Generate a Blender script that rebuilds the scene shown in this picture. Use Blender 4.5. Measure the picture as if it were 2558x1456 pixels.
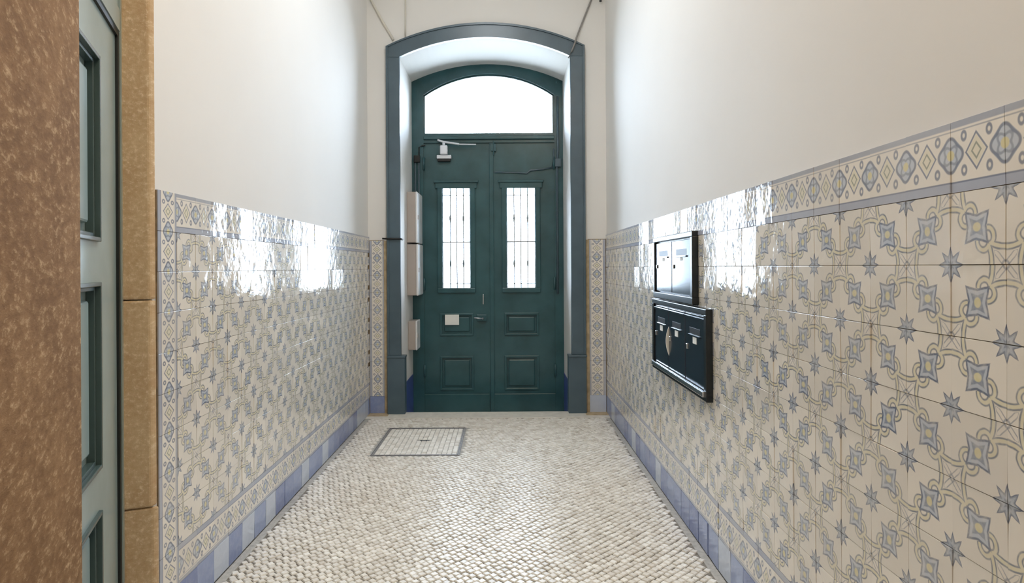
import bpy, bmesh, math, random
from mathutils import Matrix, Vector

random.seed(7)
sc = bpy.context.scene
for o in list(bpy.data.objects):
    bpy.data.objects.remove(o, do_unlink=True)
COL = sc.collection
PI = math.pi

# ------------------------------------------------------------------ camera
F, VPX, VPY, W, H = 1610.0, 1260.0, 668.0, 2558.0, 1456.0
CZ = 1.26
ROLL = 0.0058
cam_d = bpy.data.cameras.new('camera')
cam = bpy.data.objects.new('camera', cam_d); COL.objects.link(cam)
cam_d.sensor_width = 36.0
cam_d.lens = F / W * 36.0
cam_d.shift_x = (W / 2 - VPX) / W
cam_d.shift_y = -(H / 2 - VPY) / W
cam_d.clip_start = 0.02
r, u = Vector((math.cos(ROLL), 0, -math.sin(ROLL))), Vector((math.sin(ROLL), 0, math.cos(ROLL)))
b = Vector((0, -1, 0))
cam.matrix_world = Matrix(((r.x, u.x, b.x, 0), (r.y, u.y, b.y, 0), (r.z, u.z, b.z, CZ), (0, 0, 0, 1)))
sc.camera = cam

# ------------------------------------------------------------------ daylight, exposure
world = bpy.data.worlds.new('overcast_sky'); sc.world = world
world.use_nodes = True
bg = world.node_tree.nodes['Background']
bg.inputs[0].default_value = (0.68, 0.81, 1.0, 1)
bg.inputs[1].default_value = 29.0
sc.view_settings.view_transform = 'Standard'
sc.view_settings.look = 'None'
sc.view_settings.gamma = 1.0
sc.view_settings.use_curve_mapping = False
sc.view_settings.exposure = 0.0
try:
    sc.cycles.max_bounces = 12
    sc.cycles.diffuse_bounces = 8
    sc.cycles.glossy_bounces = 5
    sc.cycles.transparent_max_bounces = 12
    sc.cycles.sample_clamp_indirect = 12.0
    sc.cycles.caustics_reflective = False
    sc.cycles.caustics_refractive = False
except Exception:
    pass

def portal(cx, cz, w, h, y):
    l = bpy.data.lights.new('sky_portal', 'AREA'); l.shape = 'RECTANGLE'; l.size = w; l.size_y = h
    l.cycles.is_portal = True
    o = bpy.data.objects.new('sky_portal', l); COL.objects.link(o)
    o.location = (cx, y, cz); o.rotation_euler = (-PI / 2, 0, 0)
portal(-0.146, 2.87, 1.30, 0.62, 6.46)
portal(-0.471, 1.55, 0.28, 1.0, 6.46)
portal(0.166, 1.55, 0.28, 1.0, 6.46)

LAMPS = [(0.52, 0.75, 44, (1.0, 0.81, 0.60)), (-0.15, 3.4, 34, (0.94, 0.97, 1.0))]      # ceiling lamp, then unseen fill lamp added mid-hall: x, y, watts, colour

# ------------------------------------------------------------------ dimensions
T = 0.14                     # wall tile
XL, XR = -1.183, 0.889       # hall walls
YE = 5.60                    # end wall plane
YD = 6.37                    # street door plane
ZC = 4.2                     # ceiling
YB = -1.6                    # rear wall
ZREC = -0.18                 # floor of the door recess

# ------------------------------------------------------------------ node helpers
def new_mat(name):
    m = bpy.data.materials.new(name); m.use_nodes = True
    return m, m.node_tree, m.node_tree.nodes['Principled BSDF']

class X:
    """a scalar socket with arithmetic"""
    nt = None
    def __init__(s, v): s.v = v
    @staticmethod
    def op(name, *a, clamp=False):
        n = X.nt.nodes.new('ShaderNodeMath'); n.operation = name; n.use_clamp = clamp
        for i, q in enumerate(a):
            q = q.v if isinstance(q, X) else q
            if isinstance(q, (int, float)): n.inputs[i].default_value = q
            else: X.nt.links.new(q, n.inputs[i])
        return X(n.outputs[0])
    def __add__(s, o): return X.op('ADD', s, o)
    __radd__ = __add__
    def __sub__(s, o): return X.op('SUBTRACT', s, o)
    def __rsub__(s, o): return X.op('SUBTRACT', o, s)
    def __mul__(s, o): return X.op('MULTIPLY', s, o)
    __rmul__ = __mul__
    def __truediv__(s, o): return X.op('DIVIDE', s, o)
    def abs(s): return X.op('ABSOLUTE', s)
def xmax(a, b): return X.op('MAXIMUM', a, b)
def xmin(a, b): return X.op('MINIMUM', a, b)
def xlen(a, b): return X.op('SQRT', a * a + b * b)
def below(d, t, soft=0.012):      # 1 where d < t, soft edge
    n = X.nt.nodes.new('ShaderNodeMapRange'); n.interpolation_type = 'SMOOTHSTEP'
    X.nt.links.new(d.v, n.inputs[0])
    n.inputs[1].default_value = t - soft; n.inputs[2].default_value = t + soft
    n.inputs[3].default_value = 1.0; n.inputs[4].default_value = 0.0
    return X(n.outputs[0])
def mixc(fac, a, b):
    n = X.nt.nodes.new('ShaderNodeMix'); n.data_type = 'RGBA'
    for i, q in ((0, fac), (6, a), (7, b)):
        q = q.v if isinstance(q, X) else q
        if isinstance(q, (int, float)): n.inputs[i].default_value = q
        elif isinstance(q, tuple): n.inputs[i].default_value = (*q, 1) if len(q) == 3 else q
        else: X.nt.links.new(q, n.inputs[i])
    return n.outputs[2]
def noise(scale, detail=3, rough=0.5, vec=None, coord='Object', stretch=None):
    nt = X.nt
    tc = nt.nodes.new('ShaderNodeTexCoord')
    src = tc.outputs[coord] if vec is None else vec
    if stretch:
        mp = nt.nodes.new('ShaderNodeMapping'); mp.inputs['Scale'].default_value = stretch
        nt.links.new(src, mp.inputs[0]); src = mp.outputs[0]
    n = nt.nodes.new('ShaderNodeTexNoise')
    n.inputs['Scale'].default_value = scale; n.inputs['Detail'].default_value = detail
    n.inputs['Roughness'].default_value = rough
    nt.links.new(src, n.inputs['Vector'])
    return X(n.outputs[0])
def ramp(x, lo, hi):
    n = X.nt.nodes.new('ShaderNodeMapRange'); X.nt.links.new(x.v, n.inputs[0])
    n.inputs[1].default_value = lo; n.inputs[2].default_value = hi
    return X(n.outputs[0])
def bump(bs, height, strength, dist=0.01):
    n = X.nt.nodes.new('ShaderNodeBump'); n.inputs['Strength'].default_value = strength
    n.inputs['Distance'].default_value = dist
    X.nt.links.new(height.v, n.inputs['Height']); X.nt.links.new(n.outputs[0], bs.inputs['Normal'])
def srgb(r, g, b):
    f = lambda c: (c / 255 / 12.92) if c / 255 <= 0.04045 else ((c / 255 + 0.055) / 1.055) ** 2.4
    return (f(r), f(g), f(b))
def simple(name, col, rough=0.5, metal=0.0, var=0.06, scale=9, bmp=0.0, bscale=60, coat=0.0):
    m, nt, bs = new_mat(name); X.nt = nt
    n = noise(scale, 4)
    c2 = tuple(max(0, c * (1 - 2.2 * var)) for c in col)
    nt.links.new(mixc(ramp(n, 0.35, 0.7), col, c2), bs.inputs['Base Color'])
    bs.inputs['Roughness'].default_value = rough; bs.inputs['Metallic'].default_value = metal
    bs.inputs['Coat Weight'].default_value = coat
    if bmp: bump(bs, noise(bscale, 3), bmp)
    return m

# ------------------------------------------------------------------ materials
M = {}
M['plaster'] = simple('white_plaster', srgb(226, 224, 220), 0.75, var=0.012, scale=1.7, bmp=0.05, bscale=14)
M['ceiling'] = simple('ceiling_paint', srgb(238, 236, 230), 0.8, var=0.01)
M['casing'] = simple('casing_paint', srgb(78, 97, 108), 0.32, var=0.08, scale=6, bmp=0.04, bscale=30)
M['door_green'] = simple('street_door_green_paint', srgb(54, 93, 99), 0.25, var=0.13, scale=4, bmp=0.05, bscale=22)
M['door_grey'] = simple('side_door_grey_green_paint', srgb(150, 168, 168), 0.2, var=0.05, scale=5, bmp=0.03, bscale=20)
M['moulding_shade'] = simple('side_door_moulding_shade', srgb(72, 90, 90), 0.25)  # door colour darkened: the shadow line at the panel edges, painted in
M['dark_gap'] = simple('gap_shade_and_pane_black', srgb(16, 24, 24), 0.5)  # near black for the painted shadow gap, also the transom pane
M['reveal_blue'] = simple('blue_skirting_paint', srgb(70, 88, 160), 0.35, var=0.1, scale=12)
M['cement'] = simple('cement_joint', srgb(186, 184, 178), 0.9, var=0.12, scale=40, bmp=0.2, bscale=150)
M['joint'] = simple('sandy_joint', srgb(150, 145, 136), 0.95, var=0.25, scale=60, bmp=0.3, bscale=200)
M['grout'] = simple('brown_grout', srgb(150, 128, 96), 0.9, var=0.25, scale=25)
M['slab'] = simple('limestone_slab', srgb(226, 222, 212), 0.5, var=0.08, scale=18, bmp=0.08, bscale=60)
M['ochre'] = simple('ochre_edge_stone', srgb(192, 172, 138), 0.7, var=0.15, scale=20)
M['mail'] = simple('mailbox_dark_enamel', srgb(40, 50, 62), 0.16, var=0.05, scale=8)
M['mail_frame'] = simple('mailbox_dark_frame', srgb(26, 32, 36), 0.25, var=0.05, scale=8)
M['black'] = simple('black_plastic', srgb(18, 20, 22), 0.4)
M['steel'] = simple('brushed_steel', (0.72, 0.73, 0.75), 0.25, metal=1.0, var=0.03)
M['cardw'] = simple('white_card', srgb(238, 238, 232), 0.6, var=0.02)
M['box_white'] = simple('meter_box_white_plastic', srgb(232, 232, 232), 0.35, var=0.01)
M['box_taupe'] = simple('meter_box_taupe_shade', srgb(176, 166, 158), 0.4, var=0.02)  # darker tone puts the shaded side of the white boxes into colour
M['closer'] = simple('closer_silver_paint', srgb(214, 218, 224), 0.35, metal=0.2, var=0.02)
M['wire_white'] = simple('white_cable', srgb(216, 212, 200), 0.5, var=0.02)
M['wire_grey'] = simple('grey_cable', srgb(140, 138, 134), 0.5, var=0.02)
M['grille'] = simple('grey_painted_iron', srgb(140, 142, 144), 0.5, var=0.02)
M['street'] = simple('pale_street_paving', srgb(222, 220, 214), 0.8, var=0.05)
M['iron'] = simple('weathered_iron', srgb(150, 150, 154), 0.5, metal=0.2, var=0.2, scale=30)
M['brass'] = simple('brass', (0.78, 0.58, 0.26), 0.28, metal=1.0, var=0.05)

def mk_glass():
    m, nt, bs = new_mat('window_glass'); X.nt = nt
    nt.nodes.remove(bs)
    out = nt.nodes['Material Output']
    tr = nt.nodes.new('ShaderNodeBsdfTransparent'); gl = nt.nodes.new('ShaderNodeBsdfGlossy')
    tr.inputs[0].default_value = (0.97, 0.985, 0.98, 1)
    gl.inputs['Roughness'].default_value = 0.03
    fr = nt.nodes.new('ShaderNodeFresnel'); fr.inputs[0].default_value = 1.45
    mx = nt.nodes.new('ShaderNodeMixShader')
    nt.links.new(fr.outputs[0], mx.inputs[0]); nt.links.new(tr.outputs[0], mx.inputs[1]); nt.links.new(gl.outputs[0], mx.inputs[2])
    nt.links.new(mx.outputs[0], out.inputs[0])
    return m
M['glass'] = mk_glass()

def mk_stone(name, dark, mid, light):
    m, nt, bs = new_mat(name); X.nt = nt
    big = noise(5, 4, 0.6); med = noise(60, 4, 0.65, stretch=(1, .35, 1)); fine = noise(130, 3, 0.7, stretch=(1, .35, 1))
    c = mixc(ramp(big * 0.4 + med * 0.6, 0.40, 0.60), dark, mid)
    c = mixc(ramp(med * 0.55 + fine * 0.45, 0.53, 0.66), c, light)
    nt.links.new(c, bs.inputs['Base Color'])
    bs.inputs['Roughness'].default_value = 0.8
    bs.inputs['Specular IOR Level'].default_value = 0.12
    bump(bs, med * 0.6 + fine * 0.4, 0.35, 0.006)
    return m
M['stone'] = mk_stone('brown_limestone', srgb(126, 96, 66), srgb(150, 118, 84), srgb(190, 162, 128))
M['stone_tan'] = mk_stone('tan_limestone', srgb(190, 162, 128), srgb(206, 182, 148), srgb(226, 208, 180))

def tile_base(nt, cream):
    oi = nt.nodes.new('ShaderNodeObjectInfo')
    rnd = X(oi.outputs['Random'])
    cr = mixc(rnd, cream, tuple(c * 0.90 for c in cream))
    return rnd, cr
def tile_finish(nt, bs, col):
    nt.links.new(col, bs.inputs['Base Color'])
    bs.inputs['Roughness'].default_value = 0.09
    bs.inputs['IOR'].default_value = 1.52
    tcn = nt.nodes.new('ShaderNodeTexCoord')
    oi = nt.nodes.new('ShaderNodeObjectInfo')
    ad = nt.nodes.new('ShaderNodeVectorMath'); ad.operation = 'ADD'
    nt.links.new(tcn.outputs['Object'], ad.inputs[0]); nt.links.new(oi.outputs['Location'], ad.inputs[1])
    n = noise(22, 2, 0.5, vec=ad.outputs[0])
    bump(bs, n, 0.15, 0.01)
CREAM = srgb(236, 230, 220)
BLUE, BLUE_L, YEL = srgb(92, 104, 130), srgb(190, 198, 210), srgb(216, 208, 160)

def uv_xy(nt):
    t = nt.nodes.new('ShaderNodeUVMap'); s = nt.nodes.new('ShaderNodeSeparateXYZ')
    nt.links.new(t.outputs[0], s.inputs[0])
    return X(s.outputs[0]), X(s.outputs[1])

def mk_field_tile():
    m, nt, bs = new_mat('painted_field_tile'); X.nt = nt
    rnd, col = tile_base(nt, CREAM)
    uu, vv = uv_xy(nt)
    wob = noise(3.0, 2, vec=nt.nodes.new('ShaderNodeUVMap').outputs[0])
    uu = uu + (wob - 0.5) * 0.05
    vv = vv + (noise(3.7, 2, vec=nt.nodes.new('ShaderNodeUVMap').outputs[0]) - 0.5) * 0.05
    far = X.op('GREATER_THAN', uu + vv, 1.0)
    u1 = uu + far * (1.0 - 2.0 * uu)
    v1 = vv + far * (1.0 - 2.0 * vv)
    a, bb = xmax(u1, v1), xmin(u1, v1)
    # ribbons: from the boundary beside each knot up to the flower, with a hook round its corner
    dbr = (xlen(a - 0.73, bb - 0.02) - 0.50).abs() + X.op('MAXIMUM', bb - 0.25, 0.0) * 3.0
    dhk = (xlen(a - 0.375, bb - 0.30) - 0.105).abs() + X.op('MAXIMUM', bb - 0.31, 0.0) * 3.0
    d = xmin(dbr, dhk)
    body = below(d, 0.048)
    edge = body * (1.0 - below(d, 0.025, 0.010))
    col = mixc(body * 0.55, col, YEL)
    col = mixc(edge * 0.9, col, BLUE)
    dg = (a - bb).abs() + X.op('MAXIMUM', a - 0.17, 0.0) * 3.0
    col = mixc(below((dg - 0.045).abs(), 0.012, 0.009) * 0.6, col, BLUE)
    # dot at the knot
    kd = xlen(a, bb)
    col = mixc((below(kd, 0.06) * (1.0 - below(kd, 0.03))) * 0.6, col, BLUE)
    # flower in the middle of the tile
    fx, fy = (uu - 0.5).abs(), (vv - 0.5).abs()
    fm, fn = xmax(fx, fy), xmin(fx, fy)
    df = fm - fn * 0.20 - 0.162
    ins = below(df, 0.0)
    col = mixc(ins, col, BLUE_L)
    col = mixc(below(df.abs(), 0.016, 0.010) * 0.95, col, BLUE)
    ring = below(fm - fn * 0.3, 0.090, 0.012)
    col = mixc(ring * 0.75, col, srgb(112, 124, 148))
    col = mixc(below(xlen(fx, fy), 0.066), col, YEL)
    # eight pointed star on the corner
    sx = 1.0 - a
    rr = xlen(sx, bb)
    th = X.op('ARCTAN2', bb, sx)
    s4 = X.op('SINE', th * 4.0).abs()
    R = (1.0 - s4) * 0.115 + 0.130
    q = rr / R
    col = mixc(below(q, 1.0, 0.06) * 0.92, col, srgb(128, 140, 160))
    col = mixc(below(q, 0.72, 0.06) * (1.0 - below(q, 0.34, 0.06)) * 0.6, col, BLUE_L)
    col = mixc(below((q - 0.98).abs(), 0.09, 0.05) * 0.9, col, BLUE)
    # strength of the brushwork differs a little from tile to tile
    _, base2 = tile_base(nt, CREAM)
    br = noise(7.0, 3, 0.6, vec=nt.nodes.new('ShaderNodeUVMap').outputs[0])
    col = mixc(rnd * 0.20 + ramp(br, 0.42, 0.72) * 0.38, col, base2)
    tile_finish(nt, bs, col)
    return m
def mk_border_tile():
    m, nt, bs = new_mat('painted_border_tile'); X.nt = nt
    rnd, col = tile_base(nt, CREAM)
    uu, vv = uv_xy(nt)
    cx = (uu - 0.5).abs()          # 0 in the middle, .5 at the side edges
    cy = (vv - 0.53).abs()
    # stripes
    lo = below(vv, 0.15, 0.012)
    col = mixc(lo * 0.9, col, srgb(150, 160, 184))
    col = mixc(below((vv - 0.145).abs(), 0.012, 0.008) * 0.9, col, BLUE)
    hi = 1.0 - below(vv, 0.90, 0.012)
    col = mixc(hi * 0.9, col, srgb(146, 154, 172))
    col = mixc(below((vv - 0.86).abs(), 0.010, 0.008) * 0.6, col, BLUE)
    # diamond
    dd = cx * 1.25 + cy
    col = mixc(below((dd - 0.245).abs(), 0.022, 0.012) * 0.9, col, BLUE)
    col = mixc(below(dd, 0.21, 0.012) * 0.35, col, YEL)
    col = mixc(below((dd - 0.105).abs(), 0.020, 0.012) * 0.85, col, srgb(120, 128, 112))
    # flower on the side edges
    ex = 0.5 - cx
    rr = xlen(ex, cy); th = X.op('ARCTAN2', cy, ex)
    R = X.op('COSINE', th * 4.0) * 0.025 + 0.215
    col = mixc(below(rr, 0.22), col, BLUE_L)
    col = mixc(below((rr - R).abs(), 0.024, 0.014) * 0.9, col, BLUE)
    R2 = X.op('COSINE', th * 4.0) * -0.03 + 0.125
    col = mixc(below((rr - R2).abs(), 0.024, 0.014) * 0.6, col, BLUE)
    col = mixc(below(rr, 0.072), col, YEL)
    # curls
    qx, qy = cx - 0.235, (cy - 0.235) * 0.75
    qd = xlen(qx, qy)
    col = mixc(below((qd - 0.042).abs(), 0.018, 0.010) * 0.85, col, BLUE)
    _, base2 = tile_base(nt, CREAM)
    col = mixc(0.08 + rnd * 0.2, col, base2)
    tile_finish(nt, bs, col)
    return m
def mk_blue_tile():
    m, nt, bs = new_mat('blue_skirting_tile'); X.nt = nt
    oi = nt.nodes.new('ShaderNodeObjectInfo'); rnd = X(oi.outputs['Random'])
    col = mixc(rnd, srgb(116, 130, 176), srgb(156, 170, 204))
    pale = X.op('GREATER_THAN', rnd, 0.86)
    col = mixc(pale, col, srgb(196, 205, 220))
    n = noise(30, 5, 0.7)
    col = mixc(ramp(n, 0.45, 0.75) * 0.35, col, srgb(176, 186, 210))
    tile_finish(nt, bs, col)
    bs.inputs['Roughness'].default_value = 0.16
    return m
M['field'] = mk_field_tile(); M['border'] = mk_border_tile(); M['blue'] = mk_blue_tile()

def mk_cobble():
    m, nt, bs = new_mat('limestone_cobble'); X.nt = nt
    at = nt.nodes.new('ShaderNodeAttribute'); at.attribute_name = 'tone'
    n = noise(70, 4, 0.6)
    n2 = noise(1.3, 2, 0.5)
    c = mixc(X(at.outputs['Fac']), srgb(208, 202, 192), srgb(244, 242, 236))
    c = mixc(ramp(n, 0.5, 0.8) * 0.35, c, srgb(178, 168, 150))
    nt.links.new(c, bs.inputs['Base Color'])
    bs.inputs['Roughness'].default_value = 0.36
    bump(bs, n, 0.12, 0.004)
    return m
M['cobble'] = mk_cobble()

# ------------------------------------------------------------------ mesh helpers
def obj(name, bm, mat, parent=None, smooth=False):
    me = bpy.data.meshes.new(name)
    bmesh.ops.recalc_face_normals(bm, faces=bm.faces[:])
    bm.to_mesh(me); bm.free()
    if smooth:
        for p in me.polygons: p.use_smooth = True
    if mat: me.materials.append(M[mat] if isinstance(mat, str) else mat)
    o = bpy.data.objects.new(name, me); COL.objects.link(o)
    if parent: o.parent = parent
    return o
def empty(name, parent=None, loc=(0, 0, 0)):
    o = bpy.data.objects.new(name, None); COL.objects.link(o)
    o.empty_display_size = 0.1; o.location = loc
    if parent: o.parent = parent
    return o
def tag(o, label=None, cat=None, group=None, kind=None):
    if label: o['label'] = label
    if cat: o['category'] = cat
    if group: o['group'] = group
    if kind: o['kind'] = kind
    return o
def hexa(bm, p):                  # eight corners: bottom ring, top ring
    v = [bm.verts.new(q) for q in p]
    for f in ((0, 1, 2, 3), (7, 6, 5, 4), (0, 4, 5, 1), (1, 5, 6, 2), (2, 6, 7, 3), (3, 7, 4, 0)):
        bm.faces.new([v[i] for i in f])
    return v
def box(bm, x0, x1, y0, y1, z0, z1, bev=0.0):
    v = hexa(bm, [(x0, y0, z0), (x1, y0, z0), (x1, y1, z0), (x0, y1, z0), (x0, y0, z1), (x1, y0, z1), (x1, y1, z1), (x0, y1, z1)])
    if bev:
        es = list({e for q in v for e in q.link_edges})
        bmesh.ops.bevel(bm, geom=es, offset=bev, segments=2, profile=0.5, affect='EDGES')
    return v
def BX(name, mat, parent, *a, bev=0.0):
    bm = bmesh.new(); box(bm, *a, bev=bev); return obj(name, bm, mat, parent)
def prism(bm, pts, z0, z1, tf=lambda x, y, z: (x, y, z), bev=0.0):
    lo = [bm.verts.new(tf(x, y, z0)) for x, y in pts]; hi = [bm.verts.new(tf(x, y, z1)) for x, y in pts]
    n = len(pts)
    fs = [bm.faces.new(lo[::-1]), bm.faces.new(hi)]
    for i in range(n): fs.append(bm.faces.new([lo[i], lo[(i + 1) % n], hi[(i + 1) % n], hi[i]]))
    if bev:
        es = list({e for f in fs for e in f.edges})
        bmesh.ops.bevel(bm, geom=es, offset=bev, segments=2, profile=0.5, affect='EDGES')
def tube(bm, pts, rad, n=8):
    pts = [Vector(p) for p in pts]; rings = []
    for i, p in enumerate(pts):
        d = (pts[min(i + 1, len(pts) - 1)] - pts[max(i - 1, 0)]).normalized()
        ref = Vector((0, 0, 1)) if abs(d.z) < 0.9 else Vector((1, 0, 0))
        a = d.cross(ref).normalized(); c = d.cross(a)
        rings.append([bm.verts.new(p + rad * (math.cos(2 * PI * k / n) * a + math.sin(2 * PI * k / n) * c)) for k in range(n)])
    for i in range(len(rings) - 1):
        for k in range(n):
            bm.faces.new([rings[i][k], rings[i][(k + 1) % n], rings[i + 1][(k + 1) % n], rings[i + 1][k]])
    bm.faces.new(rings[0][::-1]); bm.faces.new(rings[-1])
def TB(name, mat, parent, pts, rad, n=8):
    bm = bmesh.new(); tube(bm, pts, rad, n); return obj(name, bm, mat, parent, True)
def arc_pts(cx, half, zs, zc, n=24):
    """segmental arch from left springing to right springing"""
    rise = zc - zs; R = (half * half + rise * rise) / (2 * rise); c = zc - R
    a0 = math.asin(half / R)
    return [(cx + R * math.sin(-a0 + 2 * a0 * i / n), c + R * math.cos(-a0 + 2 * a0 * i / n)) for i in range(n + 1)]
def band(bm, inner, outer, y0, y1):
    """solid between two point rows (x,z), extruded y0..y1"""
    for i in range(len(inner) - 1):
        (a, b_), (c, d) = inner[i], inner[i + 1]; (e, f), (g, h) = outer[i], outer[i + 1]
        hexa(bm, [(a, y0, b_), (c, y0, d), (c, y1, d), (a, y1, b_), (e, y0, f), (g, y0, h), (g, y1, h), (e, y1, f)])
    bmesh.ops.remove_doubles(bm, verts=bm.verts[:], dist=1e-5)
    seen = {}
    for f in bm.faces:
        seen.setdefault(tuple(sorted(v.index for v in f.verts)), []).append(f)
    bm.verts.index_update()
    seen = {}
    for f in bm.faces[:]:
        k = tuple(sorted(v.index for v in f.verts))
        seen.setdefault(k, []).append(f)
    dead = [f for fs in seen.values() if len(fs) > 1 for f in fs]
    if dead: bmesh.ops.delete(bm, geom=dead, context='FACES_ONLY')

# ------------------------------------------------------------------ floor
floor = BX('floor', 'joint', None, -2.2, 1.2, YB, YE, -0.30, -0.006)
tag(floor, 'white limestone cobbled floor of the entrance hall', 'floor', kind='structure')
SLAB_Y = 5.40
BX('threshold_slab', 'slab', floor, XL + 0.004, XR - 0.004, SLAB_Y, YE + 0.03, -0.05, 0.002, bev=0.004)
for x0, x1 in ((XL + 0.002, -1.0), (0.69, XR - 0.002)):
    BX('corner_stone', 'ochre', floor, x0, x1, YE - 0.13, YE + 0.0, -0.03, 0.003, bev=0.002)
for x0, x1 in ((XL + 0.010, XL + 0.045), (XR - 0.045, XR - 0.010)):
    BX('cement_gutter', 'cement', floor, x0, x1, 0.7 if x0 > 0 else 2.2, SLAB_Y, -0.03, -0.002, bev=0.002)
rec = BX('recess_floor', 'slab', floor, -0.901, 0.581, YE + 0.03, 6.5, ZREC - 0.2, ZREC)
tag(BX('street_pavement', 'street', None, -30, 30, 6.55, 60, -0.4, -0.2), 'pale street paving beyond the entrance door', 'pavement', kind='structure')

COVER = (-0.905, -0.315, 4.34, 5.07)
S = 0.0315                       # cobble pitch
def cobble_bm(bm, c, rot, w, h, d, z, tone, lay):
    """a cut stone: worn top, chamfer, sides"""
    ca, sa = math.cos(rot), math.sin(rot)
    ring = []
    jit = [(random.uniform(-.0016, .0016), random.uniform(-.0016, .0016)) for _ in range(4)]
    for (sx, sy), (jx, jy) in zip(((-1, -1), (1, -1), (1, 1), (-1, 1)), jit):
        ring.append((sx * w / 2 + jx, sy * h / 2 + jy))
    rows = []
    for k, zz in ((1.0, z - d), (1.0, z - 0.0035), (0.80, z)):
        rows.append([bm.verts.new((c[0] + (x * ca - y * sa) * k, c[1] + (x * sa + y * ca) * k, zz)) for x, y in ring])
    fs = []
    for a, b_ in ((0, 1), (1, 2)):
        for i in range(4): fs.append(bm.faces.new([rows[a][i], rows[a][(i + 1) % 4], rows[b_][(i + 1) % 4], rows[b_][i]]))
    fs.append(bm.faces.new(rows[2]))
    for f in fs:
        for v in f.verts: v[lay] = tone
spots = []
n = int(6.5 / S)
for i in range(-n, n):
    for j in range(-n, n):
        k = 0.5 * (j % 2) * 0.55
        x = (i + k) * S; y = j * S
        X_, Y_ = (x - y) * 0.7071, 3.2 + (x + y) * 0.7071
        X_ += 0.012 * math.sin(Y_ * 5.1) ; Y_ += 0.012 * math.sin(X_ * 6.3)
        if Y_ < 0.9 or Y_ > SLAB_Y - 0.010: continue
        lo = XL + 0.050
        if Y_ < 2.25: lo = -1.183 + (2.16 - Y_) * 0.383 + 0.06
        if X_ < lo or X_ > XR - 0.050: continue
        if COVER[0] - 0.022 < X_ < COVER[1] + 0.022 and COVER[2] - 0.022 < Y_ < COVER[3] + 0.022: continue
        spots.append((X_ + random.uniform(-.0015, .0015), Y_ + random.uniform(-.0015, .0015)))
def in_view(x, y):
    px = VPX + F * x / y; py = VPY + F * CZ / y
    return 8 < px < W - 8 and py < H - 4
near = sorted([p for p in spots if in_view(*p)], key=lambda p: p[1])[:300]
near_set = set(near)
def tone(): return min(1, max(0, random.gauss(0.6, 0.27)))
variants = []
for k in range(30):
    bm = bmesh.new(); lay = bm.verts.layers.float.new('tone')
    cobble_bm(bm, (0, 0), 0, S - random.uniform(.003, .0065), S - random.uniform(.003, .0065), 0.02, 0, tone(), lay)
    me = bpy.data.meshes.new('cobblestone'); bmesh.ops.recalc_face_normals(bm, faces=bm.faces[:]); bm.to_mesh(me); bm.free()
    me.materials.append(M['cobble']); variants.append(me)
for p in near:
    o = bpy.data.objects.new('cobblestone', random.choice(variants)); COL.objects.link(o)
    o.location = (p[0], p[1], random.uniform(-.0015, .0015)); o.parent = floor
    o.rotation_euler = (random.uniform(-.04, .04), random.uniform(-.04, .04), PI / 4 + random.gauss(0, .06) + random.choice((0, PI / 2)))
bm = bmesh.new(); lay = bm.verts.layers.float.new('tone')
for p in spots:
    if p in near_set: continue
    cobble_bm(bm, p, PI / 4 + random.gauss(0, .06), S - random.uniform(.003, .0065), S - random.uniform(.003, .0065), 0.02, random.uniform(-.0015, .0015), tone(), lay)
tag(obj('cobblestone_paving', bm, 'cobble', floor), kind='stuff')

# inspection cover let into the paving
cov = empty('inspection_cover', loc=(0, 0, 0))
tag(cov, 'square metal-framed inspection cover filled with cobbles, set in the floor near the street door', 'floor cover')
x0, x1, y0, y1 = COVER
bm = bmesh.new()
for a in ((x0 - .005, x1 + .005, y0 - .006, y0), (x0 - .005, x1 + .005, y1, y1 + .006), (x0 - .005, x0, y0, y1), (x1, x1 + .005, y0, y1)):
    box(bm, *a, -0.02, 0.002)
obj('frame', bm, 'iron', cov)
bm = bmesh.new()
g = 0.006
for a in ((x0 + g, x1 - g, y0 + g, y0 + g + .006), (x0 + g, x1 - g, y1 - g - .006, y1 - g), (x0 + g, x0 + g + .006, y0 + g, y1 - g), (x1 - g - .006, x1 - g, y0 + g, y1 - g)):
    box(bm, *a, -0.02, 0.001)
obj('lid_rim', bm, 'iron', cov)
BX('bedding', 'cement', cov, x0 - .03, x1 + .03, y0 - .03, y1 + .03, -0.02, -0.0035)
BX('lid', 'slab', cov, x0 + .012, x1 - .012, y0 + .012, y1 - .012, -0.02, -0.004)
bm = bmesh.new(); lay = bm.verts.layers.float.new('tone')
nx, ny = int((x1 - x0 - .03) / 0.034), int((y1 - y0 - .03) / 0.034)
hx, hy = (x0 + x1) / 2 + 0.02, 4.71
for i in range(nx):
    for j in range(ny):
        cx = x0 + .015 + (i + .5) * (x1 - x0 - .03) / nx; cy = y0 + .015 + (j + .5) * (y1 - y0 - .03) / ny
        if abs(cx - hx) < .04 and abs(cy - hy) < .02: continue
        cobble_bm(bm, (cx, cy), random.gauss(0, .04), .0315, .0315, .015, random.uniform(-.001, .0), min(1, tone() + .15), lay)
tag(obj('lid_cobbles', bm, 'cobble', cov), kind='stuff')
BX('lifting_slot', 'black', cov, hx - .035, hx + .035, hy - .014, hy + .014, -0.01, 0.0, bev=.003)

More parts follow.
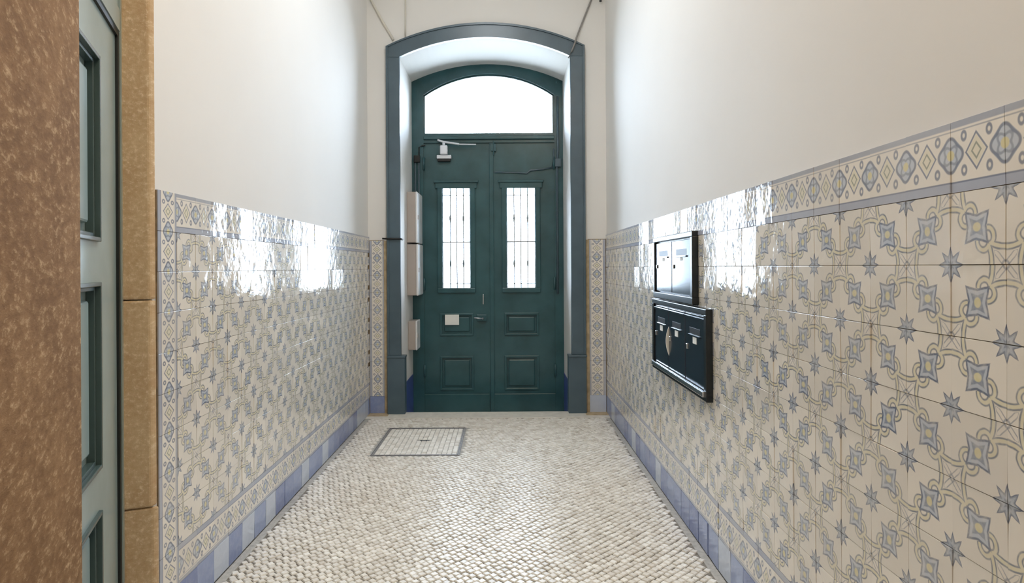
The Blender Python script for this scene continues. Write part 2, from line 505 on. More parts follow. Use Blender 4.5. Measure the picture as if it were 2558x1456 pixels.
# ------------------------------------------------------------------ walls and ceiling
wall_r = BX('wall_right', 'plaster', None, XR, XR + 0.35, YB, YE, -0.3, ZC)
tag(wall_r, 'right hall wall, cream plaster above a blue and white tiled dado', 'wall', kind='structure')
wall_l = BX('wall_left', 'plaster', None, XL - 0.35, XL, 2.165, YE, -0.3, ZC)
tag(wall_l, 'left hall wall, white plaster above a blue and white tiled dado', 'wall', kind='structure')
tag(BX('ceiling', 'ceiling', None, -2.2, 1.3, YB, YE, ZC, ZC + 0.2), 'plain white hall ceiling', 'ceiling', kind='structure')
tag(BX('wall_rear', 'plaster', None, -2.2, 1.3, YB - 0.2, YB, -0.3, ZC), 'plain rear wall of the hall', 'wall', kind='structure')

OX0, OX1, OZS, OZC = -0.901, 0.581, 3.085, 3.253       # arched opening in the end wall
bm = bmesh.new()
box(bm, -1.6, OX0, YE, 6.55, -0.4, ZC + .2)
box(bm, OX1, 1.3, YE, 6.55, -0.4, ZC + .2)
arch_in = arc_pts((OX0 + OX1) / 2, (OX1 - OX0) / 2, OZS, OZC)
band(bm, arch_in, [(p[0], ZC + .2) for p in arch_in], YE, 6.55)
wall_e = obj('wall_end', bm, 'plaster')
tag(wall_e, 'white end wall with the deep arched recess of the street door', 'wall', kind='structure')
for x0, x1 in ((OX0, OX0 + .004), (OX1 - .004, OX1)):
    BX('reveal_skirting', 'reveal_blue', wall_e, x0, x1, YE + .04, YD - .06, ZREC, 0.225)

# ------------------------------------------------------------------ tiles
def tile_mesh(name, w, h, mat):
    """a glazed tile in its own x,y plane, front towards +z"""
    g, th, c = 0.0008, 0.008, 0.0004
    bm = bmesh.new(); uvl = bm.loops.layers.uv.new('UVMap')
    a, b_ = w / 2 - g, h / 2 - g
    rows = []
    for ix, z in ((0, 0), (0, th - c * .6), (c, th)):
        rows.append([bm.verts.new((sx * (a - ix), sy * (b_ - ix), z)) for sx, sy in ((-1, -1), (1, -1), (1, 1), (-1, 1))])
    for p, q in ((0, 1), (1, 2)):
        for i in range(4): bm.faces.new([rows[p][i], rows[p][(i + 1) % 4], rows[q][(i + 1) % 4], rows[q][i]])
    bm.faces.new(rows[2])
    for f in bm.faces:
        for l in f.loops: l[uvl].uv = (l.vert.co.x / w + .5, l.vert.co.y / h + .5)
    me = bpy.data.meshes.new(name); bm.to_mesh(me); bm.free(); me.materials.append(M[mat])
    return me
MESH = {}
def put_tile(name, mat, w, h, parent, pos, axes, rot):
    key = (mat, round(w, 4), round(h, 4))
    if key not in MESH: MESH[key] = tile_mesh(name, w, h, mat)
    o = bpy.data.objects.new(name, MESH[key]); COL.objects.link(o)
    ax, ay, az = axes
    B = Matrix(((ax.x, ay.x, az.x), (ax.y, ay.y, az.y), (ax.z, ay.z, az.z))).to_4x4()
    tilt = Matrix.Rotation(random.gauss(0, .010), 4, 'X') @ Matrix.Rotation(random.gauss(0, .010), 4, 'Y')
    o.matrix_world = Matrix.Translation(Vector(pos) + az * random.uniform(-.0012, .0)) @ B @ tilt @ Matrix.Rotation(rot, 4, 'Z')
    o.parent = parent
    return o
UP = Vector((0, 0, 1))
AX_R = (Vector((0, -1, 0)), UP, Vector((-1, 0, 0)))
AX_L = (Vector((0, 1, 0)), UP, Vector((1, 0, 0)))
AX_E = (Vector((1, 0, 0)), UP, Vector((0, -1, 0)))

def rows_on(parent, axes, xw, cols, zoff, flip):
    """cols: list of (y0, y1, index)"""
    for y0, y1, k in cols:
        yc, w = (y0 + y1) / 2, y1 - y0
        for j in range(-9, 2):
            z0 = CZ + j * T + zoff; z1 = z0 + T
            if j == -9: z0 = 0.0
            pos = (xw, yc, (z0 + z1) / 2); h = z1 - z0
            if j == 1: put_tile('border_tile', 'border', w, h, parent, pos, axes, 0)
            elif j == -8: put_tile('border_tile', 'border', w, h, parent, pos, axes, PI)
            elif j == -9: put_tile('skirting_tile', 'blue', w, h, parent, pos, axes, 0)
            else: put_tile('tile', 'field', w, h, parent, pos, axes, 0 if (k + j + flip) % 2 == 0 else PI / 2)
cols = []
k = -4
while True:
    y0 = 1.27 + T * k; y1 = min(y0 + T, YE)
    if y0 > YE - .02: break
    cols.append((y0, y1, k)); k += 1
BX('tile_bed', 'grout', wall_r, XR - .005, XR, cols[0][0], YE, 0, CZ + 2 * T - .001)
rows_on(wall_r, AX_R, XR - .002, cols, 0, 0)
# the dado runs on beside the camera, outside the picture
for mat_, nm in (('field', 'tile_run'), ('border', 'border_tile_run'), ('blue', 'skirting_tile_run')):
    bm = bmesh.new()
    src = MESH[(mat_, round(T, 4), round(T, 4))]
    for kk in range(-14, -4):
        for j in range(-9, 2):
            m_ = 'border' if j in (1, -8) else ('blue' if j == -9 else 'field')
            if m_ != mat_: continue
            rot = (PI if j == -8 else 0) if m_ == 'border' else (0 if m_ == 'blue' or (kk + j) % 2 == 0 else PI / 2)
            n0 = len(bm.verts)
            bm.from_mesh(src); bm.verts.ensure_lookup_table()
            ax, ay, az = AX_R
            Mx = Matrix.Translation((XR - .002, 1.27 + T * (kk + .5), CZ + (j + .5) * T)) @ Matrix(((ax.x, ay.x, az.x), (ax.y, ay.y, az.y), (ax.z, ay.z, az.z))).to_4x4() @ Matrix.Rotation(rot, 4, 'Z')
            bmesh.ops.transform(bm, matrix=Mx, verts=bm.verts[n0:])
    tag(obj(nm, bm, mat_, wall_r), kind='stuff')
BX('tile_bed', 'grout', wall_r, XR - .005, XR, 1.27 - 14 * T, 1.27 - 4 * T, 0, CZ + 2 * T - .001)
ZO = -0.008
LY0 = 2.185
cols = []
k = 0
while True:
    y0 = LY0 + .125 + T * k; y1 = min(y0 + T, YE)
    if y0 > YE - .02: break
    cols.append((y0, y1, k)); k += 1
BX('tile_bed', 'grout', wall_l, XL, XL + .005, LY0, YE, 0, CZ + 2 * T + ZO - .001)
rows_on(wall_l, AX_L, XL + .002, cols, ZO, 0)
for j in range(-9, 2):          # upright border beside the stone jamb
    z0 = CZ + j * T + ZO; z1 = z0 + T
    if j == -9: put_tile('skirting_tile', 'blue', .125, z1, wall_l, (XL + .002, LY0 + .0625, z1 / 2), AX_L, 0)
    else: put_tile('border_tile', 'border', T, .125, wall_l, (XL + .002, LY0 + .0625, z0 + T / 2), AX_L, -PI / 2)
# end wall: one upright column each side of the casing
for xa, xb in ((XL + .012, -1.045), (0.735, XR - .012)):
    w = xb - xa; ztop = CZ + 1.70 * T
    BX('tile_bed', 'grout', wall_e, xa - .01, xb + .005, YE - .005, YE, 0, ztop + .004)
    nrow = 10
    hh = ztop / nrow
    for j in range(nrow):
        p = ((xa + xb) / 2, YE - .002, (j + .5) * hh)
        if j == 0: put_tile('skirting_tile', 'blue', w, hh, wall_e, p, AX_E, 0)
        else: put_tile('border_tile', 'border', hh, w, wall_e, p, AX_E, -PI / 2 if xa < 0 else PI / 2)
for x0, x1 in ((-1.045, -1.012), (0.700, 0.735)):
    BX('edge_stone', 'ochre', wall_e, x0, x1, YE - .012, YE, 0, CZ + 1.70 * T, bev=.002)

# ------------------------------------------------------------------ green arched casing
trim = empty('trim_1', loc=(-0.157, YE, 0))
tag(trim, 'dark blue-green painted arched casing round the door recess', 'door casing', kind='structure')
def under(o, p):
    o.parent = p; o.matrix_parent_inverse = Matrix.Translation(-p.location); return o
CX0, CX1, CZS, CZC = -1.014, 0.703, 3.175, 3.375
yf = YE - 0.035
for s, (x0, x1) in enumerate(((CX0, OX0 + .004), (OX1 - .004, CX1))):
    bm = bmesh.new()
    box(bm, x0, x1, yf, YE + .002, 0.50, OZS + 0.0, bev=.006)
    under(obj('jamb', bm, 'casing'), trim)
    bm = bmesh.new()
    a, b_ = (x0, x1 + .035) if s == 0 else (x0 - .03, x1)
    box(bm, a, b_, yf - .02, YE + .05, 0.0, 0.49, bev=.006)
    box(bm, a - .002, b_ + .004, yf - .026, YE + .05, 0.485, 0.503, bev=.004)
    under(obj('plinth', bm, 'casing'), trim)
inner = arc_pts((OX0 + OX1) / 2, (OX1 - OX0) / 2 - .004, OZS, OZC - .003)
outer = arc_pts((CX0 + CX1) / 2, (CX1 - CX0) / 2, CZS, CZC)
inner = [(OX0 + .004, OZS - .0)] + inner[1:-1] + [(OX1 - .004, OZS)]
bm = bmesh.new()
band(bm, inner, outer, yf, YE + .002)
# square shoulders down to the jambs
for (ix, ox) in ((OX0 + .004, CX0), (OX1 - .004, CX1)):
    xs = sorted((ix, ox))
    hexa(bm, [(ix, yf, OZS - .001), (ox, yf, OZS - .001), (ox, YE, OZS - .001), (ix, YE, OZS - .001), (ix, yf, OZS), (ox, yf, CZS), (ox, YE, CZS), (ix, YE, OZS)])
under(obj('arch', bm, 'casing'), trim)
# thin raised outer lip
bm = bmesh.new()
o2 = arc_pts((CX0 + CX1) / 2, (CX1 - CX0) / 2, CZS, CZC); o1 = arc_pts((CX0 + CX1) / 2, (CX1 - CX0) / 2 - .018, CZS - .006, CZC - .018)
band(bm, o1, o2, yf - .010, yf + .002)
under(obj('arch_moulding', bm, 'casing'), trim)
for x0, x1 in ((CX0, CX0 + .018), (CX1 - .018, CX1)):
    under(BX('jamb_moulding', 'casing', None, x0, x1, yf - .010, yf + .002, 0.503, CZS, bev=.003), trim)

# ------------------------------------------------------------------ street door
door = empty('door_1', loc=(-0.146, YD, ZREC))
tag(door, 'tall dark green double street door with arched fanlight and two narrow glazed openings', 'door', kind='structure')
FX0, FX1 = -0.787, 0.495
TZ0, TZS, TZC = 2.578, 2.954, 3.160
bm = bmesh.new()
box(bm, OX0, FX0, YD - .05, YD + .08, ZREC, TZS + .001)
box(bm, FX1, OX1, YD - .05, YD + .08, ZREC, TZS + .001)
fi = arc_pts((FX0 + FX1) / 2, (FX1 - FX0) / 2, TZS, TZC)
fo = arc_pts((OX0 + OX1) / 2, (OX1 - OX0) / 2, OZS, OZC)
bm2 = bmesh.new()
band(bm2, [(FX0, TZS)] + fi[1:-1] + [(FX1, TZS)], fo, YD - .05, YD + .08)
hexa(bm2, [(OX0, YD - .05, TZS), (FX0, YD - .05, TZS), (FX0, YD + .08, TZS), (OX0, YD + .08, TZS), (OX0, YD - .05, OZS), (FX0, YD - .05, TZS + .001), (FX0, YD + .08, TZS + .001), (OX0, YD + .08, OZS)])
hexa(bm2, [(FX1, YD - .05, TZS), (OX1, YD - .05, TZS), (OX1, YD + .08, TZS), (FX1, YD + .08, TZS), (FX1, YD - .05, TZS + .001), (OX1, YD - .05, OZS), (OX1, YD + .08, OZS), (FX1, YD + .08, TZS + .001)])
under(obj('frame', bm, 'door_green'), door)
under(obj('frame_arch', bm2, 'door_green'), door)
bm = bmesh.new()
box(bm, FX0, FX1, YD - .05, YD + .06, 2.485, TZ0)
box(bm, FX0, FX1, YD - .075, YD - .045, 2.515, 2.548, bev=.006)
under(obj('transom_rail', bm, 'door_green'), door)
# fanlight pane (arched)
bm = bmesh.new()
pts = [(FX0, TZ0)] + [p for p in fi] + [(FX1, TZ0)]
lo = [bm.verts.new((x, YD + .018, z)) for x, z in pts]; hi = [bm.verts.new((x, YD + .022, z)) for x, z in pts]
bm.faces.new(lo); bm.faces.new(hi[::-1])
for i in range(len(pts)):
    j = (i + 1) % len(pts); bm.faces.new([lo[i], lo[j], hi[j], hi[i]])
fan = under(obj('fanlight_pane', bm, 'glass'), door)
# glazing bead of the fanlight
bm = bmesh.new()
fb = arc_pts((FX0 + FX1) / 2, (FX1 - FX0) / 2 - .014, TZS - .004, TZC - .014)
band(bm, fb, fi, YD - .02, YD + .03)
box(bm, FX0, FX0 + .014, YD - .02, YD + .03, TZ0, TZS); box(bm, FX1 - .014, FX1, YD - .02, YD + .03, TZ0, TZS)
under(obj('fanlight_bead', bm, 'door_green'), door)

MIDX = -0.1385
def leaf(x0, x1, wx0, wx1):
    L = under(empty('door_leaf', loc=(0, 0, 0)), door)
    zb, zt = ZREC + .008, 2.487
    y0, y1 = YD - .03, YD + .02
    wz0, wz1 = 1.062, 2.043
    bm = bmesh.new()
    pz = [(0.600, 0.805), (0.065, 0.385)]
    px0, px1 = wx0 - .025, wx1 + .025
    e = .0
    box(bm, x0, px0, y0, y1, zb, zt); box(bm, px1, x1, y0, y1, zb, zt)
    for za, zc in ((zb, pz[1][0]), (pz[1][1], pz[0][0]), (pz[0][1], wz0), (wz1, zt)):
        box(bm, px0, px1, y0, y1, za, zc)
    box(bm, px0, wx0, y0 + .006, y1, wz0, wz1); box(bm, wx1, px1, y0 + .006, y1, wz0, wz1)
    obj('body', bm, 'door_green', L)
    for za, zc in pz:
        bm = bmesh.new(); box(bm, px0, px1, y0 + .016, y1, za, zc)
        box(bm, px0 + .03, px1 - .03, y0 + .004, y1, za + .03, zc - .03, bev=.010)
        obj('panel', bm, 'door_green', L)
        bm = bmesh.new()
        for a in ((px0, px1, zc - .012, zc + .010), (px0, px1, za - .010, za + .012), (px0 - .010, px0 + .012, za - .01, zc + .01), (px1 - .012, px1 + .010, za - .01, zc + .01)):
            box(bm, a[0], a[1], y0 - .012, y0 + .012, a[2], a[3], bev=.005)
        obj('panel_moulding', bm, 'door_green', L)
    # moulded frame round the glass, with a small cornice
    bm = bmesh.new()
    for a in ((px0 - .05, px1 + .05, wz1 - .005, wz1 + .055), (px0 - .03, px1 + .03, wz0 - .05, wz0 + .0), (px0 - .03, px0 + .02, wz0, wz1), (px1 - .02, px1 + .03, wz0, wz1)):
        box(bm, a[0], a[1], y0 - .022, y0 + .012, a[2], a[3], bev=.007)
    box(bm, px0 - .065, px1 + .065, y0 - .035, y0, wz1 + .05, wz1 + .075, bev=.006)
    obj('window_moulding', bm, 'door_green', L)
    # rail along the bottom
    bm = bmesh.new(); box(bm, x0 + .01, x1 - .01, y0 - .012, y0, zb, 0.02, bev=.004); obj('kick_board', bm, 'door_green', L)
    BX('glass_pane', 'glass', L, wx0, wx1, YD, YD + .004, wz0, wz1)
    BX('glazing_bar', 'grille', L, wx0, wx1, YD - .004, YD + .010, 1.508, 1.520)
    # iron grille on the street side
    bm = bmesh.new(); n = 3
    yg = YD + .045
    for k in range(n):
        xx = wx0 + (k + 1) * (wx1 - wx0) / (n + 1)
        box(bm, xx - .005, xx + .005, yg, yg + .008, wz0 - .02, wz1 + .02)
    for zz in (1.10, 1.515, 1.98): box(bm, wx0 - .02, wx1 + .02, yg, yg + .008, zz - .004, zz + .004)
    for k in (0, 2):
        xx = wx0 + (k + 1) * (wx1 - wx0) / (n + 1)
        for zz in (1.30, 1.75):
            prism(bm, [(xx, zz - .075), (xx + .011, zz), (xx, zz + .075), (xx - .011, zz)], yg - .003, yg + .011, tf=lambda x, y, z: (x, z, y))
    obj('grille', bm, 'grille', L)
    return L
LL = leaf(FX0 - .012, MIDX - .002, -.6015, -.340)
LR = leaf(MIDX + .002, FX1 + .012, .0317, .301)
BX('meeting_strip', 'door_green', LL, MIDX - .004, MIDX + .036, YD - .046, YD - .030, ZREC + .01, 2.486, bev=.005)
# lock, lever and pull
bm = bmesh.new(); box(bm, -.275, -.175, YD - .062, YD - .03, .735, .80, bev=.006); obj('lock_case', bm, 'door_green', LL)
bm = bmesh.new(); tube(bm, [(-.215, YD - .06, .765), (-.215, YD - .10, .765)], .010); tube(bm, [(-.215, YD - .10, .765), (-.30, YD - .105, .772)], .008)
obj('lever', bm, 'steel', LL, True)
bm = bmesh.new(); box(bm, -.214, -.204, YD - .06, YD - .03, .90, 1.00, bev=.003); obj('pull_handle', bm, 'steel', LL)
bm = bmesh.new(); box(bm, -.125, -.075, YD - .06, YD - .046, 2.40, 2.475, bev=.004); tube(bm, [(-.10, YD - .058, 2.36), (-.10, YD - .058, 2.50)], .007)
obj('bolt', bm, 'door_green', LR)
for zz in (2.28, 1.1, 0.25):
    bm = bmesh.new(); tube(bm, [(FX1 - .002, YD - .055, zz - .06), (FX1 - .002, YD - .055, zz + .06)], .011); obj('hinge', bm, 'door_green', LR, True)
    bm = bmesh.new(); tube(bm, [(FX0 + .002, YD - .055, zz - .06), (FX0 + .002, YD - .055, zz + .06)], .011); obj('hinge', bm, 'door_green', LL, True)

# door closer
yq = YD - .03
dc = empty('door_closer', loc=(-0.585, yq, 2.34))
tag(dc, 'silver door closer at the top of the left street door leaf', 'door closer')
bm = bmesh.new(); box(bm, -.655, -.512, yq - .055, yq + .001, 2.325, 2.362, bev=.006); under(obj('base', bm, 'closer'), dc)
bm = bmesh.new(); box(bm, -.622, -.548, yq - .07, yq + .001, 2.362, 2.455, bev=.010); under(obj('body', bm, 'closer'), dc)
bm = bmesh.new(); box(bm, -.648, -.520, yq - .05, yq - .008, 2.300, 2.326, bev=.004); under(obj('cover', bm, 'black'), dc)
bm = bmesh.new(); tube(bm, [(-.585, yq - .05, 2.45), (-.585, yq - .05, 2.482)], .014)
prev = [(-.645, yq - .05, 2.507), (-.585, yq - .055, 2.487), (-.50, yq - .06, 2.474), (-.435, yq - .065, 2.462)]
for a, b_ in zip(prev, prev[1:]): tube(bm, [a, b_], .010)
tube(bm, [(-.435, yq - .065, 2.462), (-.27, yq - .05, 2.462)], .007)
under(obj('arm', bm, 'closer'), dc)

nt_ = BX('paper_notice', 'cardw', None, -.586, -.448, YD - .0445, YD - .0425, .700, .800)
tag(nt_, 'small blank white notice stuck on the left street door leaf', 'notice')

# ------------------------------------------------------------------ boxes and cables in the recess
def meter_box(name, label, y0, y1, z0, z1, d, group=None):
    e = empty(name, loc=(OX0, (y0 + y1) / 2, z0)); tag(e, label, 'meter box', group)
    bm = bmesh.new(); box(bm, OX0, OX0 + d * .80, y0, y1, z0, z1, bev=.006); under(obj('back_box', bm, 'box_taupe'), e)
    bm = bmesh.new(); box(bm, OX0 + d * .80, OX0 + d, y0 - .004, y1 + .004, z0 - .003, z1 + .003, bev=.010); under(obj('cover', bm, 'box_white'), e)
    bm = bmesh.new(); box(bm, OX0 + d - .001, OX0 + d + .006, y0 + .02, y0 + .035, (z0 + z1) / 2 - .02, (z0 + z1) / 2 + .02, bev=.002); under(obj('latch', bm, 'box_taupe'), e)
    return e
meter_box('meter_box', 'upper of the two tall white meter boxes stacked on the left door recess wall', 5.96, 6.315, 1.495, 1.965, .10, 'meter boxes in the door recess')
meter_box('meter_box', 'lower of the two tall white meter boxes stacked on the left door recess wall', 5.96, 6.315, 1.005, 1.480, .105, 'meter boxes in the door recess')
meter_box('meter_box', 'small pale meter box below the tall boxes on the left door recess wall', 6.00, 6.22, .495, .765, .085, 'meter boxes in the door recess')

def cable(name, label, mat, pts, rad, cat='cable'):
    o = TB(name, mat, None, pts, rad); return tag(o, label, cat)
# dark junction box with two conduits dropping to the meter boxes
jb = empty('junction_box', loc=(-.845, YD - .06, 2.29)); tag(jb, 'black junction box with two short conduits on the left street door jamb', 'junction box')
bm = bmesh.new(); box(bm, -.878, -.818, YD - .09, YD - .05, 2.29, 2.36, bev=.006); under(obj('case', bm, 'black'), jb)
for xx in (-.866, -.832):
    bm = bmesh.new(); tube(bm, [(xx, YD - .062, 2.29), (xx, YD - .062, 1.97)], .0075); under(obj('conduit', bm, 'casing'), jb)
bm = bmesh.new(); tube(bm, [(-.828, YD - .07, 2.36), (-.828, YD - .07, 2.44), (-.80, YD - .065, 2.455), (-.765, YD - .065, 2.455)], .006); under(obj('cable', bm, 'black'), jb)
cable('power_cable', 'black cable strapped across the left casing at tile top height', 'black',
      [(-1.05, YE - .05, 1.515), (-1.0, YE - .05, 1.513), (-.93, YE - .052, 1.512), (-.893, YE - .045, 1.512), (-.892, YE + .05, 1.51)], .008)
cable('bell_cable', 'dark thin cable drooping over the right street door leaf', 'casing',
      [(-.09, YD - .045, 2.196), (.02, YD - .04, 2.193), (.14, YD - .04, 2.19), (.225, YD - .045, 2.182), (.262, YD - .045, 2.212), (.38, YD - .045, 2.222), (.47, YD - .05, 2.238), (.49, YD - .06, 2.32), (.49, YD - .06, 2.42)], .0065)
cable('jamb_conduit', 'grey conduit running down the right jamb of the street door', 'casing',
      [(.530, YD - .062, 2.93), (.530, YD - .062, 2.40), (.520, YD - .062, 2.30), (.520, YD - .062, 1.0)], .011, 'conduit')
jr = empty('junction_box', loc=(.515, YD - .06, 2.24)); tag(jr, 'small dark junction box on the right street door jamb', 'junction box')
bm = bmesh.new(); box(bm, .500, .560, YD - .085, YD - .05, 2.24, 2.32, bev=.006); under(obj('case', bm, 'casing'), jr)
# cables above the casing
def PW(px, py, y=YE - .012):
    return (VPX * 0 + (px - VPX) * y / F, y, CZ + (VPY - py) * y / F)
cable('ceiling_cable', 'thick white cable slanting down the end wall to the left of the arch', 'wire_white', [PW(905, -60), PW(932, 0), PW(958, 50), PW(986, 98)], .010)
cable('ceiling_cable', 'thin white cable hanging straight down the end wall above the arch', 'wire_white', [PW(1018, -60), PW(1017, 0), PW(1016, 90)], .006)
cable('ceiling_cable', 'grey cable slanting down the end wall to the right of the arch', 'wire_grey',
      [PW(1504, -60), PW(1481, 0), PW(1462, 48), PW(1443, 96, YE - .03), PW(1441, 104, YE - .055), PW(1432, 128, YE - .055), PW(1423, 146, YE - .045)], .0075)
hk = empty('cable_hook', loc=PW(1503, -10)); tag(hk, 'small dark hook at the top right of the end wall', 'hook')
p = PW(1503, 8); q = PW(1503, -40)
bm = bmesh.new(); tube(bm, [(p[0], YE - .03, p[2]), (p[0], YE - .034, (p[2] + q[2]) / 2), (p[0], YE - .03, q[2])], .010); under(obj('shank', bm, 'black'), hk)
bm = bmesh.new(); box(bm, q[0] - .02, q[0] + .02, YE - .04, YE, q[2] - .005, q[2] + .04, bev=.004); under(obj('bracket', bm, 'black'), hk)

# ------------------------------------------------------------------ mailboxes on the right wall
def slab_on_wall(bm, y0, y1, z0, z1, d0, d1, bev=0.0):
    box(bm, XR - .0065 - d1, XR - .0065 - d0, y0, y1, z0, z1, bev=bev)
def mailbox(label, y0, y1, z0, z1, n, lower):
    e = empty('mailbox_unit', loc=(XR - .0065, (y0 + y1) / 2, z0)); tag(e, label, 'mailbox', 'mailbox units on the right wall')
    fr = .035; dep = .032
    bm = bmesh.new(); slab_on_wall(bm, y0 + .004, y1 - .004, z0 + .004, z1 - .004, 0, .014); under(obj('back', bm, 'mail_frame'), e)
    bm = bmesh.new()
    slab_on_wall(bm, y0, y1, z1 - fr * .8, z1, 0, dep, .004); slab_on_wall(bm, y0, y1, z0, z0 + fr, 0, dep, .004)
    slab_on_wall(bm, y0, y0 + fr, z0 + fr * .9, z1 - fr * .7, 0, dep, .004); slab_on_wall(bm, y1 - fr, y1, z0 + fr * .9, z1 - fr * .7, 0, dep, .004)
    under(obj('frame', bm, 'mail_frame'), e)
    if lower:
        bm = bmesh.new(); slab_on_wall(bm, y0 + .02, y1 - .02, z0 + fr * .55, z0 + fr * 1.25, dep - .004, dep + .010, .003); under(obj('ledge', bm, 'steel'), e)
    wi = (y1 - y0 - 2 * fr) / n
    for k in range(n):
        a = y0 + fr + k * wi + .004; b_ = a + wi - .008
        za, zb = z0 + fr + .006, z1 - fr * .8 - .006
        bm = bmesh.new(); slab_on_wall(bm, a, b_, za, zb, .010, .024, .003)
        if lower: slab_on_wall(bm, a, b_, zb - .022, zb - .010, .022, .030, .002)
        d = under(obj('door', bm, 'mail'), e)
        ym = (a + b_) / 2; h = zb - za
        def piece(nm, mat, ya, yb, zc, zd, d0, d1, bev=.001):
            bm = bmesh.new(); slab_on_wall(bm, ya, yb, zc, zd, d0, d1, bev)
            o = obj(nm, bm, mat); o.parent = d; o.matrix_parent_inverse = d.matrix_world.inverted() if False else Matrix.Identity(4)
            return o
        zs = zb - h * (.24 if lower else .22)
        piece('slot', 'black', ym - wi * .26, ym + wi * .26, zs - .016, zs + .014, .022, .0246)
        piece('slot_flap', 'mail', ym - wi * .28, ym + wi * .28, zs - .026, zs - .018, .023, .030)
        piece('lock', 'steel', b_ - .045, b_ - .027, za + h * .47, za + h * .55, .023, .030, .003)
        if lower: piece('name_card', 'cardw', ym - wi * .10, ym + wi * .09, za + h * .58, za + h * .69, .023, .0256)
        else: piece('name_card', 'cardw', ym - wi * .06, ym + wi * .05, za + h * .62, za + h * .69, .023, .0256)
    return e
mailbox('upper mailbox unit with two dark glossy doors on the right tiled wall', 2.92, 3.69, CZ - .176, CZ + .163, 2, False)
mailbox('lower mailbox unit with three dark doors and white name cards on the right tiled wall', 2.725, 3.72, CZ - .578, CZ - .182, 3, True)
# curled white paper sticking out between the lower doors
bm = bmesh.new()
xo = XR - .0065 - .022
N = 14
for sgn in (1,):
    P = [(xo - .017 * math.sin(PI * i / N) ** 0.8, .790 + .16 * i / N) for i in range(N + 1)]
    Q = [(xo + .004, .790 + .16 * i / N) for i in range(N + 1)]
    rows = []
    for i in range(N + 1):
        yy = 3.369 + .006 * math.sin(PI * i / N)
        rows.append([bm.verts.new(v) for v in ((P[i][0], yy, P[i][1]), (Q[i][0], yy, Q[i][1]), (Q[i][0], yy + .004, Q[i][1]), (P[i][0], yy + .004, P[i][1]))])
    for i in range(N):
        for k in range(4): bm.faces.new([rows[i][k], rows[i][(k + 1) % 4], rows[i + 1][(k + 1) % 4], rows[i + 1][k]])
    bm.faces.new(rows[0]); bm.faces.new(rows[-1][::-1])
tag(obj('paper_leaflet', bm, 'cardw'), 'curled white leaflet tucked between two doors of the lower mailbox unit', 'leaflet')

# ------------------------------------------------------------------ angled doorway on the left
th = math.atan(0.384)
ud = Vector((-math.sin(th), math.cos(th), 0)); nd = Vector((math.cos(th), math.sin(th), 0))
C = Vector((-1.183, 2.152, 0)); RV = 0.0906
def D(s, o):       # plan point: s metres back from the far corner, o metres out from the stone face
    p = C - ud * s + nd * o
    return (p.x, p.y)
OPEN = 0.901
trim2 = empty('trim_2', loc=(-1.2, 1.6, 0))
tag(trim2, 'brown stone surround of the grey-green side door at the left', 'door surround', kind='structure')
def stone(name, pts, z0, z1, mat, bev=.006):
    bm = bmesh.new(); prism(bm, pts, z0, z1, bev=bev); return under(obj(name, bm, mat), trim2)
for z0, z1, e in ((0.0, .463, .006), (.466, 1.157, 0), (1.160, 3.0, 0)):
    a = D(0, -.22); c = D(0, e)
    stone('jamb_stone', [D(-e * 0, -.24), D(-e, e), (XL + .006 + e, 2.180), (-1.52, 2.180)], z0, z1, 'stone_tan', .007)
for z0, z1 in ((0.0, 3.0),):
    stone('jamb_stone', [D(OPEN, -.24), D(1.50, -.24), D(1.50, 0), D(OPEN, 0)], z0, z1, 'stone', .009)
stone('lintel_stone', [D(0, -.24), D(1.50, -.24), D(1.50, 0), D(0, 0)], 3.003, 3.28, 'stone_tan')
bm = bmesh.new()
prism(bm, [D(-.02, -.20), D(1.50, -.20), D(1.50, -.01), D(-.0, -.01)], 3.28, ZC)
prism(bm, [D(1.50, 0), D(1.50, -.3), (-1.2, YB), (D(1.5, 0)[0], YB)], -.1, ZC)
prism(bm, [D(-.05, -.24), D(1.5, -.24), D(1.5, -.34), D(-.05, -.34)], -.1, ZC)
tag(obj('wall_entry', bm, 'plaster'), 'angled plaster wall behind the stone doorway at the left', 'wall', kind='structure')

d2 = empty('door_2', loc=(-1.25, 1.7, 0)); tag(d2, 'grey-green panelled side door in the stone surround at the left', 'door', kind='structure')
def dbox(bm, s0, s1, o0, o1, z0, z1, bev=0.0):
    prism(bm, [D(s0, o0 - RV), D(s1, o0 - RV), D(s1, o1 - RV), D(s0, o1 - RV)], z0, z1, bev=bev)
def dob(name, mat, par, *args):
    bm = bmesh.new()
    for a in args: dbox(bm, *a)
    o = obj(name, bm, mat)
    if par is d2: under(o, d2)
    else: o.parent = par
    return o
ZT = 2.015
dob('frame', 'door_grey', d2, (-.0, .022, -.06, .012, 0, 2.98), (OPEN - .05, OPEN, -.06, .012, 0, 2.98), (0.03, OPEN - .05, -.06, .012, ZT + .018, ZT + .09), (.03, OPEN - .05, -.06, .012, 2.92, 2.98))
dob('rebate_shade_strip', 'dark_gap', d2, (.020, .046, -.06, .008, 0, ZT + .018), (.046, OPEN - .05, -.06, .008, ZT, ZT + .020))  # raised dark strip drawn in as the shadow line round the leaf
tr2 = dob('transom', 'door_grey', d2, (.03, .10, -.04, .006, ZT + .09, 2.92), (OPEN - .12, OPEN - .05, -.04, .006, ZT + .09, 2.92), (.10, OPEN - .12, -.04, .006, ZT + .09, ZT + .115), (.10, OPEN - .12, -.04, .006, 2.85, 2.92))
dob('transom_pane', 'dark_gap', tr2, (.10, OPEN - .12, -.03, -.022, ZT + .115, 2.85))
S0, S1 = .046, OPEN - .052
P0, P1 = .30, OPEN - .20
PZ = [(.12, .575), (.695, 1.225), (1.340, 1.870)]
args = [(S0, P0, -.045, 0, .008, ZT), (P1, S1, -.045, 0, .008, ZT)]
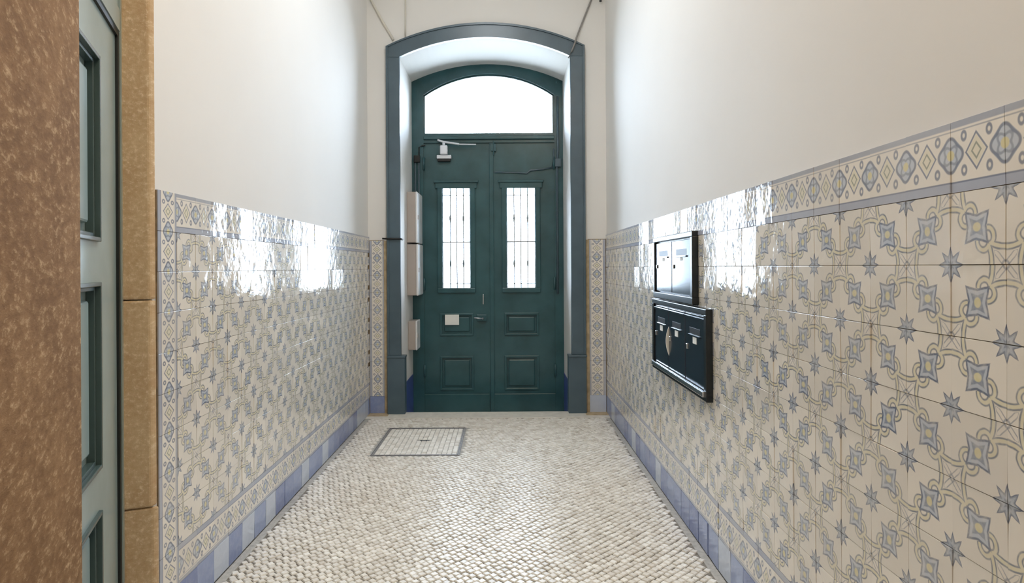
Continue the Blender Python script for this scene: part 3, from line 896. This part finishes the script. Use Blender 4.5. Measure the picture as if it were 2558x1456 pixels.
zz = [.008] + [q for p in PZ for q in p] + [ZT]
for i in range(0, len(zz), 2): args.append((P0, P1, -.045, 0, zz[i], zz[i + 1]))
leaf2 = dob('door_leaf', 'door_grey', d2, *args)
for z0, z1 in PZ:
    bm = bmesh.new(); dbox(bm, P0, P1, -.045, -.026, z0, z1); dbox(bm, P0 + .05, P1 - .05, -.03, -.012, z0 + .05, z1 - .05, .008)
    o = obj('panel', bm, 'door_grey'); o.parent = leaf2
    bm = bmesh.new()
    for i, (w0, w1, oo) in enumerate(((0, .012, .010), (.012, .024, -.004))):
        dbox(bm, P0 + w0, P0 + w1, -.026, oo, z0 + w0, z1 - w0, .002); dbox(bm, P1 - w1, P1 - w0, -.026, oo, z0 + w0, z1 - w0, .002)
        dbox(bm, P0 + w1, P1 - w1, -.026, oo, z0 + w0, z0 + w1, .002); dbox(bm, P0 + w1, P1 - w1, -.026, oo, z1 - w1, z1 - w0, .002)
    o = obj('panel_moulding', bm, 'moulding_shade'); o.parent = leaf2
    dark = [(P0 + .024, P0 + .040, -.030, -.020, z0 + .024, z1 - .024)]
dob('sill', 'stone_tan', d2, (0, OPEN, -.06, .05, -.02, .008))

# ------------------------------------------------------------------ ceiling lamp and added fill lamp
for i, (lx, ly, w, lc) in enumerate(LAMPS):
    e = empty('hall_lamp_and_fill', loc=(lx, ly, ZC))
    tag(e, ('round opal ceiling lamp nearest the camera', 'unseen fill lamp added above the middle of the hall')[i], 'lamp', 'ceiling lamps of the hall')
    bm = bmesh.new(); bmesh.ops.create_cone(bm, cap_ends=True, segments=32, radius1=.20, radius2=.20, depth=.04, matrix=Matrix.Translation((lx, ly, ZC - .02)))
    under(obj('canopy', bm, 'box_white'), e)
    l = bpy.data.lights.new('hall_lamp_and_fill_light', 'AREA'); l.shape = 'DISK'; l.size = .5; l.energy = w; l.color = lc
    lo_ = bpy.data.objects.new('hall_lamp_and_fill_light', l); COL.objects.link(lo_); lo_.location = (lx, ly, ZC - .06)
bpy.context.view_layer.update()
